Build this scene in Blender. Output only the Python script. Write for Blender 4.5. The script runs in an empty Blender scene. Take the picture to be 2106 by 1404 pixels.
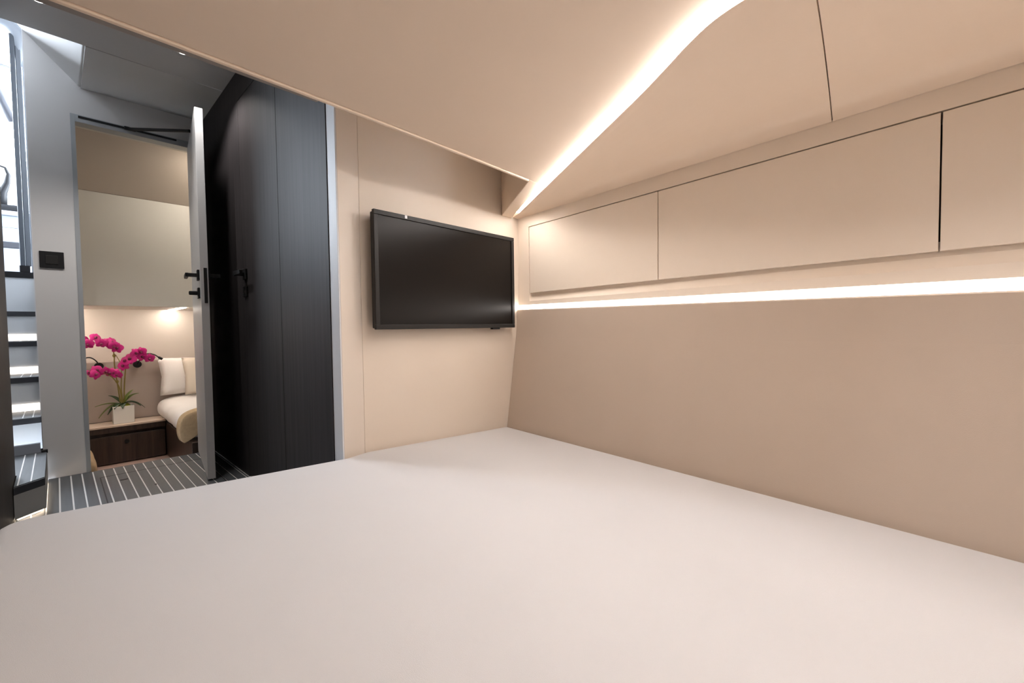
import bpy, bmesh, math, random
from mathutils import Vector, Matrix

random.seed(7)
SC = bpy.context.scene
COL = SC.collection
H = 0.747            # lobby floor lies at z = 0; heights below are written from eye level and lifted by H

# ------------------------------------------------------------------ camera
cam_d = bpy.data.cameras.new('camera')
cam_d.sensor_width = 36.0
cam_d.lens = 890.0 / 2106.0 * 36.0
cam_d.clip_start = 0.02
cam = bpy.data.objects.new('camera', cam_d)
COL.objects.link(cam)
SC.camera = cam
_yaw, _pit, _rol = (math.radians(a) for a in (46.45, 1.96, 0.74))
_f = Vector((math.sin(_yaw) * math.cos(_pit), math.cos(_yaw) * math.cos(_pit), -math.sin(_pit)))
_r = Vector((math.cos(_yaw), -math.sin(_yaw), 0))
_d = _f.cross(_r)
if _d.z > 0:
    _d = -_d
_r2 = _r * math.cos(_rol) + _d * math.sin(_rol)
_d2 = -_r * math.sin(_rol) + _d * math.cos(_rol)
cam.matrix_world = Matrix(((_r2.x, -_d2.x, -_f.x, 0), (_r2.y, -_d2.y, -_f.y, 0),
                           (_r2.z, -_d2.z, -_f.z, H), (0, 0, 0, 1)))

# ------------------------------------------------------------------ world: bright overcast daylight
W = bpy.data.worlds.new('world')
SC.world = W
W.use_nodes = True
_bg = W.node_tree.nodes['Background']
_bg.inputs[0].default_value = (0.80, 0.89, 1.0, 1)
_bg.inputs[1].default_value = 38.0
# portal across the companionway (guides daylight sampling, emits nothing)
_pl = bpy.data.lights.new('companionway_portal', 'AREA')
_pl.shape = 'RECTANGLE'
_pl.size, _pl.size_y = 1.0, 1.7
_pl.cycles.is_portal = True
_po = bpy.data.objects.new('companionway_portal', _pl)
COL.objects.link(_po)
_po.location = (-0.65, 4.52, 1.22 + H)
_po.rotation_euler = (math.radians(-90), 0, 0)

LED_CEIL, LED_HULL, LED_GUEST, LED_STAIR = 74.0, 14.0, 62.0, 2.4
WARM = (1.0, 0.915, 0.86)

vs = SC.view_settings
vs.view_transform = 'Standard'
vs.look = 'None'
vs.exposure = 0.0
vs.gamma = 1.0
vs.use_curve_mapping = False

# ------------------------------------------------------------------ materials
def material(name, color, rough=0.6, bump=0.0, scale=400.0, vary=0.0, metal=0.0, spec=0.5, vscale=6.0, sheen=0.0):
    m = bpy.data.materials.new(name)
    m.use_nodes = True
    nt = m.node_tree
    b = nt.nodes['Principled BSDF']
    b.inputs['Base Color'].default_value = (*color, 1)
    b.inputs['Roughness'].default_value = rough
    b.inputs['Metallic'].default_value = metal
    b.inputs['Specular IOR Level'].default_value = spec
    if sheen:
        b.inputs['Sheen Weight'].default_value = sheen
    tc = nt.nodes.new('ShaderNodeTexCoord')
    if vary:
        n = nt.nodes.new('ShaderNodeTexNoise')
        n.inputs['Scale'].default_value = vscale
        n.inputs['Detail'].default_value = 4
        nt.links.new(tc.outputs['Object'], n.inputs['Vector'])
        mx = nt.nodes.new('ShaderNodeMix')
        mx.data_type = 'RGBA'
        mx.inputs[6].default_value = (*[c * (1 - vary) for c in color], 1)
        mx.inputs[7].default_value = (*[min(1, c * (1 + vary)) for c in color], 1)
        nt.links.new(n.outputs['Fac'], mx.inputs[0])
        nt.links.new(mx.outputs[2], b.inputs['Base Color'])
    if bump:
        n2 = nt.nodes.new('ShaderNodeTexNoise')
        n2.inputs['Scale'].default_value = scale
        n2.inputs['Detail'].default_value = 2
        nt.links.new(tc.outputs['Object'], n2.inputs['Vector'])
        bp = nt.nodes.new('ShaderNodeBump')
        bp.inputs['Strength'].default_value = bump
        bp.inputs['Distance'].default_value = 0.001
        nt.links.new(n2.outputs['Fac'], bp.inputs['Height'])
        nt.links.new(bp.outputs['Normal'], b.inputs['Normal'])
    return m

def wood(name, dark, light, rough=0.4, stretch=(60, 60, 1.6), spec=0.5):
    m = material(name, dark, rough, spec=spec)
    nt = m.node_tree
    b = nt.nodes['Principled BSDF']
    tc = nt.nodes.new('ShaderNodeTexCoord')
    mp = nt.nodes.new('ShaderNodeMapping')
    mp.inputs['Scale'].default_value = stretch
    n = nt.nodes.new('ShaderNodeTexNoise')
    n.inputs['Scale'].default_value = 1.0
    n.inputs['Detail'].default_value = 6
    n.inputs['Roughness'].default_value = 0.65
    cr = nt.nodes.new('ShaderNodeValToRGB')
    cr.color_ramp.elements[0].position = 0.32
    cr.color_ramp.elements[0].color = (*dark, 1)
    cr.color_ramp.elements[1].position = 0.72
    cr.color_ramp.elements[1].color = (*light, 1)
    nt.links.new(tc.outputs['Object'], mp.inputs['Vector'])
    nt.links.new(mp.outputs['Vector'], n.inputs['Vector'])
    nt.links.new(n.outputs['Fac'], cr.inputs['Fac'])
    nt.links.new(cr.outputs['Color'], b.inputs['Base Color'])
    bp = nt.nodes.new('ShaderNodeBump')
    bp.inputs['Strength'].default_value = 0.12
    bp.inputs['Distance'].default_value = 0.0008
    nt.links.new(n.outputs['Fac'], bp.inputs['Height'])
    nt.links.new(bp.outputs['Normal'], b.inputs['Normal'])
    return m

def emitter(name, color, strength):
    m = bpy.data.materials.new(name)
    m.use_nodes = True
    nt = m.node_tree
    nt.nodes.remove(nt.nodes['Principled BSDF'])
    e = nt.nodes.new('ShaderNodeEmission')
    e.inputs[0].default_value = (*color, 1)
    e.inputs[1].default_value = strength
    nt.links.new(e.outputs[0], nt.nodes['Material Output'].inputs[0])
    return m

M = {}
M['ceil'] = material('beige_ceiling_leather', (0.86, 0.705, 0.56), 0.62, 0.12, 900, 0.02)
M['wall'] = material('cream_wall_leather', (0.76, 0.665, 0.565), 0.6, 0.12, 900, 0.02)
M['jamb'] = material('cream_jamb_leather', (0.70, 0.62, 0.54), 0.6, 0.1, 900)
M['hull'] = material('taupe_upholstery', (0.545, 0.445, 0.36), 0.75, 0.25, 700, 0.03, sheen=0.1)
M['cab'] = material('cream_lacquer', (0.93, 0.82, 0.70), 0.55, 0.0, vary=0.01)
M['cabin_dark'] = material('cabinet_inside', (0.10, 0.07, 0.05), 0.8)
M['sheet'] = material('bed_fabric', (0.655, 0.655, 0.675), 0.85, 0.3, 1200, 0.015, sheen=0.15)
M['base'] = material('bed_base', (0.30, 0.25, 0.2), 0.6)
M['black'] = material('black_plastic', (0.010, 0.010, 0.011), 0.5, spec=0.25)
M['bezel'] = material('tv_bezel', (0.016, 0.015, 0.0145), 0.45, spec=0.3)
M['screen'] = material('tv_screen', (0.008, 0.0065, 0.0055), 0.30, spec=0.16)
M['chrome'] = material('chrome', (0.7, 0.7, 0.7), 0.25, metal=1.0)
M['lobby'] = material('grey_leather_panel', (0.60, 0.59, 0.585), 0.6, 0.12, 900, 0.02)
M['lceil'] = material('grey_leather_ceiling', (0.50, 0.495, 0.495), 0.6, 0.12, 900, 0.02)
M['pad'] = material('grey_padded_ceiling', (0.54, 0.535, 0.53), 0.6, 0.12, 900, 0.02)
M['header'] = material('taupe_header', (0.36, 0.32, 0.29), 0.6)
M['leaf'] = material('pale_grey_lacquer', (0.58, 0.585, 0.60), 0.4)
M['frame'] = material('brushed_grey_frame', (0.36, 0.38, 0.40), 0.4, metal=0.3)
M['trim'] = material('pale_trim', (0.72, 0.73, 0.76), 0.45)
M['wood'] = wood('dark_stained_oak', (0.030, 0.027, 0.029), (0.052, 0.046, 0.048), 0.50, spec=0.12)
M['wood2'] = wood('dark_brown_oak', (0.020, 0.016, 0.0135), (0.042, 0.034, 0.029), 0.55, spec=0.2)
M['gwood'] = wood('dark_walnut', (0.020, 0.012, 0.009), (0.060, 0.036, 0.026), 0.45, (40, 40, 2.0))
M['teak'] = wood('grey_deck_board', (0.054, 0.060, 0.067), (0.094, 0.102, 0.112), 0.5, (30, 2.0, 30))
M['caulk'] = material('white_caulk', (0.78, 0.77, 0.76), 0.6)
M['gwall'] = material('guest_wall_panel', (0.60, 0.57, 0.515), 0.6, 0.1, 900, 0.02)
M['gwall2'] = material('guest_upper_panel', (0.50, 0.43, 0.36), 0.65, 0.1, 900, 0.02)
M['gnook'] = material('guest_nook_panel', (0.66, 0.595, 0.535), 0.6, 0.1, 900)
M['ghead'] = material('guest_headboard', (0.39, 0.325, 0.285), 0.75, 0.2, 800)
M['gtop'] = material('nightstand_top', (0.62, 0.50, 0.41), 0.55)
M['gfloor'] = wood('guest_floor', (0.30, 0.20, 0.165), (0.46, 0.33, 0.28), 0.5, (3, 30, 30))
M['linen'] = material('white_linen', (0.86, 0.82, 0.79), 0.85, 0.3, 90, 0.02, sheen=0.2)
M['beigepillow'] = material('beige_pillow', (0.68, 0.60, 0.50), 0.85, 0.3, 120)
M['throw'] = material('knitted_throw', (0.47, 0.34, 0.20), 0.95, 1.0, 160, 0.18, vscale=60)
M['pot'] = material('white_ceramic', (0.80, 0.775, 0.72), 0.4)
M['petal'] = material('magenta_petal', (0.50, 0.007, 0.19), 0.6, vary=0.25, vscale=40)
M['petalcore'] = material('dark_petal_core', (0.16, 0.004, 0.05), 0.6)
M['stem'] = material('orchid_stem', (0.20, 0.15, 0.03), 0.6)
M['oleaf'] = material('orchid_leaf', (0.018, 0.045, 0.012), 0.4, vary=0.3, vscale=20)
M['oleaf2'] = material('orchid_leaf_light', (0.11, 0.16, 0.025), 0.45, vary=0.2, vscale=20)
M['moss'] = material('moss', (0.33, 0.33, 0.03), 0.9, 1.0, 120, 0.4, vscale=50)
M['riser'] = material('pale_blue_grey_riser', (0.76, 0.78, 0.80), 0.4)
M['nosing'] = material('dark_nosing', (0.035, 0.036, 0.042), 0.45)
M['stepside'] = material('grey_step_front', (0.34, 0.34, 0.33), 0.55)
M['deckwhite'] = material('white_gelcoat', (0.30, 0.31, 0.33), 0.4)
M['deckgrey'] = material('grey_band', (0.28, 0.31, 0.36), 0.45)
M['alu'] = material('grey_aluminium', (0.05, 0.06, 0.075), 0.45)
M['alu2'] = material('slate_aluminium', (0.11, 0.125, 0.145), 0.4)
M['archgrey'] = material('pale_blue_grey_arch', (0.30, 0.33, 0.37), 0.4)
M['plastic'] = material('white_plastic_wrap', (0.82, 0.85, 0.88), 0.35, 1.0, 14)
M['led_ceil'] = emitter('led_ceiling', WARM, LED_CEIL)
M['led_hull'] = emitter('led_wall', WARM, LED_HULL)
M['led_guest'] = emitter('led_guest', (1.0, 0.87, 0.75), LED_GUEST)
M['led_stair'] = emitter('led_stair', (1.0, 0.90, 0.80), LED_STAIR)
M['led_floor'] = emitter('led_floor', (1.0, 0.80, 0.60), 10.0)
M['spot'] = emitter('downlight', (1.0, 0.95, 0.90), 14.0)

# ------------------------------------------------------------------ mesh helpers (heights from eye level)
def nb():
    return bmesh.new()

def box(bm, x0, x1, y0, y1, z0, z1):
    v = [bm.verts.new((x, y, z)) for x in (x0, x1) for y in (y0, y1) for z in (z0, z1)]
    for f in ((0, 1, 3, 2), (4, 6, 7, 5), (0, 4, 5, 1), (2, 3, 7, 6), (0, 2, 6, 4), (1, 5, 7, 3)):
        bm.faces.new([v[i] for i in f])
    return v

def prism(bm, pts, z0, z1):
    """pts: list of (x, y); z0/z1 numbers or functions of (x, y)."""
    zf = lambda z, p: z(*p) if callable(z) else z
    a = [bm.verts.new((p[0], p[1], zf(z0, p))) for p in pts]
    b = [bm.verts.new((p[0], p[1], zf(z1, p))) for p in pts]
    n = len(pts)
    bm.faces.new(a)
    bm.faces.new(b)
    for i in range(n):
        j = (i + 1) % n
        bm.faces.new((a[i], a[j], b[j], b[i]))

def extrude_poly(bm, pts3, vec):
    a = [bm.verts.new(p) for p in pts3]
    b = [bm.verts.new(Vector(p) + Vector(vec)) for p in pts3]
    n = len(a)
    bm.faces.new(a)
    bm.faces.new(b)
    for i in range(n):
        j = (i + 1) % n
        bm.faces.new((a[i], a[j], b[j], b[i]))

def tube(bm, pts, radii, seg=10, cap=True):
    pts = [Vector(p) for p in pts]
    if not hasattr(radii, '__len__'):
        radii = [radii] * len(pts)
    rings = []
    ref = Vector((0.31, 0.17, 0.93))
    for i, p in enumerate(pts):
        t = (pts[min(i + 1, len(pts) - 1)] - pts[max(i - 1, 0)]).normalized()
        u = t.cross(ref)
        if u.length < 1e-3:
            u = t.cross(Vector((1, 0, 0)))
        u.normalize()
        w = t.cross(u)
        rings.append([bm.verts.new(p + (u * math.cos(2 * math.pi * k / seg) + w * math.sin(2 * math.pi * k / seg)) * radii[i]) for k in range(seg)])
    for i in range(len(rings) - 1):
        for k in range(seg):
            j = (k + 1) % seg
            bm.faces.new((rings[i][k], rings[i][j], rings[i + 1][j], rings[i + 1][k]))
    if cap:
        bm.faces.new(rings[0][::-1])
        bm.faces.new(rings[-1])

def catmull(pts, n=8):
    out = []
    P = [Vector(p) for p in pts]
    P = [P[0] * 2 - P[1]] + P + [P[-1] * 2 - P[-2]]
    for i in range(1, len(P) - 2):
        for k in range(n):
            t = k / n
            a, b, c, d = P[i - 1], P[i], P[i + 1], P[i + 2]
            out.append(0.5 * ((2 * b) + (c - a) * t + (2 * a - 5 * b + 4 * c - d) * t * t + (3 * b - a - 3 * c + d) * t ** 3))
    out.append(P[-2])
    return out

def obj(name, bm, mat, parent=None, bevel=0.0, smooth=False, sub=0, seg=2, origin=None):
    bmesh.ops.recalc_face_normals(bm, faces=bm.faces)
    me = bpy.data.meshes.new(name)
    pts = [v.co for v in bm.verts]
    lo = Vector([min(p[i] for p in pts) for i in range(3)])
    hi = Vector([max(p[i] for p in pts) for i in range(3)])
    org = Vector(((lo.x + hi.x) / 2, (lo.y + hi.y) / 2, lo.z)) if origin is None else Vector(origin)
    bmesh.ops.translate(bm, verts=bm.verts, vec=-org)
    bm.to_mesh(me)
    bm.free()
    me.materials.append(M[mat] if isinstance(mat, str) else mat)
    o = bpy.data.objects.new(name, me)
    COL.objects.link(o)
    wl = org + Vector((0, 0, H))
    if parent is not None:
        o.parent = parent
        p = Vector((0, 0, 0))
        q = parent
        while q is not None:
            p += q.location
            q = q.parent
        o.location = wl - p
    else:
        o.location = wl
    if smooth:
        for f in me.polygons:
            f.use_smooth = True
    if bevel:
        md = o.modifiers.new('bevel', 'BEVEL')
        md.width = bevel
        md.segments = seg
        md.limit_method = 'ANGLE'
        md.angle_limit = math.radians(40)
        if not smooth:
            for f in me.polygons:
                f.use_smooth = True
            md.harden_normals = True
    if sub:
        md = o.modifiers.new('sub', 'SUBSURF')
        md.levels = md.render_levels = sub
    return o

def bobj(name, dims, mat, parent=None, bevel=0.0, **k):
    bm = nb()
    box(bm, *dims)
    return obj(name, bm, mat, parent, bevel, **k)

def tag(o, label, cat, group=None):
    o['label'] = label
    o['category'] = cat
    if group:
        o['group'] = group
    return o

def struct(o, label=None, cat=None):
    o['kind'] = 'structure'
    if label:
        o['label'] = label
        o['category'] = cat
    return o

def empty(name, loc):
    o = bpy.data.objects.new(name, None)
    o.empty_display_size = 0.05
    COL.objects.link(o)
    o.location = (loc[0], loc[1], loc[2] + H)
    return o

# ------------------------------------------------------------------ reference lines
ZC = 0.53                      # cabin ceiling
ZF = -0.747                    # lobby floor
ZG = -0.958                     # guest cabin floor
ZL = 1.28                      # lobby ceiling
YT = 1.46                      # TV bulkhead
YD = 3.229                     # doorway bulkhead
XW = 0.656                     # dark oak panelling
BX, BY = math.sin(math.radians(7.05)), math.cos(math.radians(7.05))   # run of the hull side
def hull(y, x0=1.589):         # x of the hull face at depth y
    return x0 - (YT - y) * BX / BY
YB = -1.25                     # back of the cabin
XL = -0.95                     # left side of the cabin

# ------------------------------------------------------------------ floor
fl = struct(bobj('floor', (-1.15, 0.70, YB, YD - 0.010, ZF - 0.05, ZF - 0.003), 'caulk'),
            'grey deck boards with white caulk lines in the lobby', 'floor')
PITCH = 0.0411
x = -0.0555
k = -21
while -0.0555 + k * PITCH < 0.66:
    xa = -0.0555 + k * PITCH + 0.0028
    xb = min(xa + PITCH - 0.0056, XW - 0.004)
    y1 = YD - 0.004 if xa < 0.09 else YD - 0.012
    if xb - xa > 0.005:
        bobj('floor_board', (xa, xb, YB + 0.001, y1, ZF - 0.003, ZF), 'teak', fl, 0.0006)
    k += 1
# hatch outline let into the boards, with its pull
for d in ((0.128, 0.132, 2.2, 3.05, ZF, ZF + 0.0006), (0.128, 0.56, 3.048, 3.052, ZF, ZF + 0.0006), (0.556, 0.560, 2.2, 3.05, ZF, ZF + 0.0006)):
    bobj('hatch_seam', d, 'black', fl)
bobj('hatch_pull', (0.196, 0.226, 2.912, 2.928, ZF, ZF + 0.002), 'black', fl, 0.001)
bobj('hatch_pull', (0.306, 0.314, 2.70, 2.716, ZF, ZF + 0.002), 'black', fl, 0.001)

# ------------------------------------------------------------------ bulkhead with the television: wall_front
bm = nb()
prism(bm, [(0.757, YT), (1.66, YT), (1.66, YT + 0.05), (0.70, YT + 0.05)], ZF, 0.86)
wf = struct(obj('wall_front', bm, 'wall'), 'cream padded bulkhead behind the television', 'wall')
bm = nb()
prism(bm, [(0.664, 1.427), (0.7555, YT - 0.0008), (0.70, 1.488), (0.666, 1.488)], ZF, 0.86)
obj('jamb_panel', bm, 'jamb', wf, 0.0015)
bm = nb()
box(bm, 0.6585, 0.6640, 1.427, 1.490, ZF, 0.86)
struct(obj('trim_1', bm, 'trim', None, 0.001), 'pale vertical trim between dark oak panelling and cream bulkhead', 'trim')

# ------------------------------------------------------------------ hull side: wall_right
def hull_poly(prof, ya, yb, dz=lambda y, z: 0.0):
    """prof: (offset from the hull face towards the hull, z); swept from ya to yb."""
    bm = nb()
    a = [bm.verts.new((hull(ya) + o, ya, z + dz(ya, z))) for o, z in prof]
    b = [bm.verts.new((hull(yb) + o, yb, z + dz(yb, z))) for o, z in prof]
    n = len(prof)
    bm.faces.new(a)
    bm.faces.new(b)
    for i in range(n):
        j = (i + 1) % n
        bm.faces.new((a[i], a[j], b[j], b[i]))
    return bm
wr = struct(obj('wall_right', hull_poly([(0.10, -0.8), (0.16, -0.8), (0.16, 0.9), (0.10, 0.9)], YB, YT), 'cabin_dark'),
            'hull side carrying the overhead lockers', 'wall')
# leaning taupe backrest, rounded along its top
prof = [(-0.100, -0.75), (-0.096, -0.483), (-0.058, -0.25), (-0.026, -0.05), (-0.0135, 0.048), (-0.012, 0.058), (-0.008, 0.0620), (0.05, 0.0620), (0.098, 0.0), (0.098, -0.75)]
bm = nb()
rows = []
NY = 2
for i in range(NY + 1):
    y = YB + (YT - 0.002 - YB) * i / NY
    drop = 0.022 * (y - (-0.15)) / 1.6
    rows.append([bm.verts.new((hull(y) + o, y, z + (drop if z > 0 else 0))) for o, z in prof])
for i in range(NY):
    for q in range(len(prof)):
        w = (q + 1) % len(prof)
        bm.faces.new((rows[i][q], rows[i][w], rows[i + 1][w], rows[i + 1][q]))
bm.faces.new(rows[0])
bm.faces.new(rows[-1])
obj('backrest_panel', bm, 'hull', wr)
# cream surround of the lockers
DZ0, DZ1 = 0.162, 0.477
obj('top_rail', hull_poly([(0, DZ1 + 0.0018), (0, ZC + 0.004), (0.10, ZC + 0.004), (0.10, DZ1 + 0.0018)], YB, YT - 0.001), 'cab', wr)
low = lambda y, z: 0.016 * (y + 0.15) / 1.6 if z < 0.1 else 0.0
obj('bottom_rail', hull_poly([(0.0, 0.0895), (0.0, 0.122), (0.0195, 0.150), (0.022, 0.185), (0.10, 0.185), (0.10, 0.0895)], YB, 1.3825, low), 'cab', wr)
obj('end_stile', hull_poly([(0.0, 0.0895), (0.0, DZ1 + 0.0018), (0.10, DZ1 + 0.0018), (0.10, 0.0895)], 1.382, YT - 0.001, low), 'cab', wr)
# back wall and left side of the cabin (behind the camera)
struct(bobj('wall_back', (XL, 1.7, YB - 0.05, YB, -0.8, 0.9), 'wall'), 'cream bulkhead behind the viewer', 'wall')
struct(bobj('wall_left', (XL - 0.05, XL, YB, 1.60, -0.8, 0.9), 'wall'), 'cream side of the cabin left of the bed', 'wall')

# overhead lockers
edges = [1.379, 0.693, -0.024, -0.74]
names = ['cream overhead locker next to the television, shortest door in the row',
         'widest cream overhead locker in the middle of the row',
         'cream overhead locker cut off by the right edge of the photo']
for i in range(3):
    ya, yb = edges[i], edges[i + 1]
    e = empty('overhead_locker', (hull((ya + yb) / 2) + 0.05, (ya + yb) / 2, DZ0))
    tag(e, names[i], 'cabinet', 'overhead lockers along the hull')
    g = 0.0016
    obj('door', hull_poly([(0.0, DZ0), (0.0, DZ1 - g), (0.018, DZ1 - g), (0.018, DZ0)], yb + g, ya - g), 'cab', e, 0.0012)
    obj('body', hull_poly([(0.024, 0.187), (0.024, DZ1 - 0.004), (0.098, DZ1 - 0.004), (0.098, 0.187)], yb + 0.006, ya - 0.006), 'cabin_dark', e)

# ------------------------------------------------------------------ lights along the hull and in the ceiling
bm = nb()
a0, a1 = [], []
rows = []
for y in (YB, YT - 0.004):
    q_ = (y + 0.15) / 1.6
    rows.append([bm.verts.new((hull(y) + o, y, z + (0.022 if z < 0.07 else 0.016) * q_)) for o, z in ((-0.004, 0.0623), (0.001, 0.0885), (0.030, 0.0885), (0.030, 0.0623))])
for q in range(4):
    w = (q + 1) % 4
    bm.faces.new((rows[0][q], rows[0][w], rows[1][w], rows[1][q]))
bm.faces.new(rows[0])
bm.faces.new(rows[1])
tag(obj('light_strip', bm, 'led_hull'), 'straight glowing light strip along the wall under the overhead lockers', 'light strip')

LP = [(1.498, 1.376), (1.141, 0.813), (0.954, 0.518), (0.885, 0.415), (0.827, 0.332), (0.792, 0.265), (0.775, 0.18),
      (0.768, 0.05), (0.760, -0.4), (0.745, -0.9)]
lp = [(v.x, v.y) for v in catmull([(p[0], p[1], 0) for p in LP], 24)]
def offset(poly, d):
    out = []
    for i, p in enumerate(poly):
        a = Vector(poly[max(i - 1, 0)])
        b = Vector(poly[min(i + 1, len(poly) - 1)])
        t = (b - a).normalized()
        k = 1.0 if p[1] < 0.45 else max(0.55, 1.0 - 0.45 * (p[1] - 0.45) / 0.9)   # the strip narrows towards the bulkhead
        out.append((p[0] - t.y * d * k, p[1] + t.x * d * k))
    return out
HW = 0.011
ZP = ZC + 0.009                # main panel sits a step higher than the side panels
right = offset(lp, HW)
if right[5][0] < lp[5][0]:
    right = offset(lp, -HW)
sgn = 1 if offset(lp, HW)[5][0] > lp[5][0] else -1
def zmain(x, y):               # underside left of the strip, falling to the bulkhead along the beam
    t = min(1.0, max(0.0, (y - 1.07) / (YT - 1.07)))
    return ZP + (ZC - 0.003 - ZP) * t
inner = offset(lp, -sgn * HW)
bm = nb()
rows = []
for (xa, ya), (xb, yb) in zip(right, inner):
    zt = zmain(xa, ya)
    rows.append([bm.verts.new((xa, ya, ZC)), bm.verts.new((xb, yb, zt)), bm.verts.new((xb, yb, zt + 0.008)), bm.verts.new((xa, ya, zt + 0.008))])
for a, b in zip(rows[:-1], rows[1:]):
    for q in range(4):
        w = (q + 1) % 4
        bm.faces.new((a[q], a[w], b[w], b[q]))
bm.faces.new(rows[0])
bm.faces.new(rows[-1])
tag(obj('light_strip', bm, 'led_ceil'), 'curved glowing light strip let into the beige ceiling', 'light strip')

# ------------------------------------------------------------------ cabin ceiling
ce = struct(bobj('ceiling', (XL, 1.72, YB, 0.985, ZP + 0.10, ZP + 0.13), 'cabin_dark'), 'beige leather ceiling of the cabin', 'ceiling')
gl = offset(lp, -sgn * (HW + 0.0008))
gr = offset(lp, sgn * (HW + 0.0026))
lip = lambda x: 1.0185 + 0.008 * x + 0.020 * max(x, 0.0) ** 2          # far edge of the ceiling panel
# where the lip line meets the strip
def cross(poly, d):            # where a strip edge crosses the lip line (moved out by d)
    for i in range(len(poly) - 1):
        a, b = poly[i], poly[i + 1]
        fa, fb = a[1] - lip(a[0]) - d, b[1] - lip(b[0]) - d
        if fa >= 0 > fb:
            t = fa / (fa - fb)
            return i + 1, (a[0] + (b[0] - a[0]) * t, a[1] + (b[1] - a[1]) * t)
ci, cpt = cross(gl, 0.0)
cj, cpt2 = cross(gl, 0.0012)
bm = nb()
prism(bm, [(x_, lip(x_)) for x_ in (XL, 0.0, 0.2, 0.4, 0.6, 0.8, 1.0, 1.15)] + [cpt] + gl[ci:] + [(gl[-1][0], YB), (XL, YB)], ZP, ZP + 0.02)
obj('ceiling_panel', bm, 'ceil', ce, 0.002)
# rolled lip along the far edge
bm = nb()
xa, xb = XL, 1.219
xs_ = [xa, 0.0, 0.2, 0.4, 0.6, 0.8, 1.0, 1.1, xb]
prism(bm, [(x_, lip(x_) + 0.0013) for x_ in xs_] + [(x_, lip(x_) + 0.0130) for x_ in xs_[::-1]], ZP - 0.004, ZP + 0.045)
obj('ceiling_lip', bm, 'ceil', ce, 0.003, seg=3)
# short beam carrying the strip to the bulkhead
bm = nb()
prism(bm, [(1.2190, lip(1.2190) + 0.0012), (1.474, YT - 0.001), (1.545, YT - 0.001)] + [p for p in gl[:cj] if p[1] < YT] + [cpt2], zmain, 0.86)
obj('strip_beam', bm, 'ceil', ce, 0.003, seg=3)
# side panels between strip and lockers
def seam(x):
    return 0.136 + (x - 0.878) * 0.085
si = min(range(len(gr)), key=lambda i: abs(gr[i][1] - seam(gr[i][0])))
def cove(edge, ya, yb):
    """side panel hollowed between the strip edge and the locker rail."""
    bm = nb()
    # resample the strip edge evenly
    L = [0.0]
    for a, b in zip(edge[:-1], edge[1:]):
        L.append(L[-1] + math.hypot(b[0] - a[0], b[1] - a[1]))
    NR, NS = 150, 12
    rows = []
    for i in range(NR + 1):
        d = L[-1] * i / NR
        q = max(k for k in range(len(L)) if L[k] <= d + 1e-9)
        q = min(q, len(L) - 2)
        f = (d - L[q]) / (L[q + 1] - L[q])
        ex, ey = edge[q][0] + (edge[q + 1][0] - edge[q][0]) * f, edge[q][1] + (edge[q + 1][1] - edge[q][1]) * f
        hy = ya + (yb - ya) * i / NR
        hx = hull(hy) - 0.001
        w = math.hypot(hx - ex, hy - ey)
        rows.append([bm.verts.new((ex + (hx - ex) * t, ey + (hy - ey) * t, ZC + 0.16 * w * t * (1 - t))) for t in [k / NS for k in range(NS + 1)]])
    for a, b in zip(rows[:-1], rows[1:]):
        for k in range(NS):
            bm.faces.new((a[k], a[k + 1], b[k + 1], b[k]))
    tops = [[bm.verts.new((v.co.x, v.co.y, v.co.z + 0.010)) for v in rw] for rw in rows]
    for a, b in zip(tops[:-1], tops[1:]):
        for k in range(NS):
            bm.faces.new((a[k], b[k], b[k + 1], a[k + 1]))
    for lo_, hi_ in ([(rows[0], tops[0]), (rows[-1], tops[-1])] + [([rw[e_] for rw in rows], [tw[e_] for tw in tops]) for e_ in (0, NS)]):
        for k in range(len(lo_) - 1):
            bm.faces.new((lo_[k], lo_[k + 1], hi_[k + 1], hi_[k]))
    return obj('ceiling_panel', bm, 'ceil', ce)
g1 = [(1.552, YT - 0.001)] + [p for p in gr[:si] if p[1] < YT - 0.001]
cove(g1 + [(gr[si][0], seam(gr[si][0]) + 0.0012)], YT - 0.001, 0.1832)
cove([(gr[si][0], seam(gr[si][0]) - 0.0012)] + gr[si + 1:] + [(gr[-1][0], YB)], 0.1808, YB)
# recess over the television
struct(bobj('ceiling', (XL, 1.72, 0.98, 1.52, 0.86, 0.90), 'ceil'), 'recessed ceiling above the television', 'ceiling')
bobj('recess_back', (XL, 1.22, 0.985, 0.995, ZP + 0.03, 0.86), 'ceil', ce)
# header over the way into the lobby
hd = struct(bobj('trim_2', (XL, 0.572, 1.09, 1.352, 0.690, 0.86), 'header', None, 0.004), 'taupe header beam over the way into the lobby', 'trim')

# ------------------------------------------------------------------ lobby ceiling
lc = struct(bobj('ceiling', (-1.1, 0.70, 1.50, 2.737, ZL, ZL + 0.05), 'lceil'), 'grey ceiling of the lobby with downlights', 'ceiling')
bobj('padded_panel', (0.131, 0.70, 2.741, YD - 0.002, ZL - 0.001, ZL + 0.04), 'pad', lc, 0.002, seg=2)
bm = nb()
extrude_poly(bm, [(0.127, 2.741, ZL + 0.001), (0.127, YD - 0.001, ZL + 0.001), (-0.085, YD - 0.001, 1.508), (-0.085, 2.741, 1.508)], (0.03, 0, 0.03))
obj('padded_panel', bm, 'pad', lc, 0.008, seg=3)
bobj('upper_bulkhead', (-1.1, 0.70, 1.47, 1.50, 0.86, ZL + 0.05), 'lobby', lc)
# stairwell shell above
struct(bobj('wall_stairwell', (-1.1, 0.16, 2.70, 2.738, ZL + 0.05, 2.15), 'lobby'), 'grey upstand over the stair opening', 'wall')
struct(bobj('ceiling', (-1.15, 0.16, 2.70, 4.46, 2.15, 2.19), 'lobby'), 'ceiling over the stairs', 'ceiling')

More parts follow.
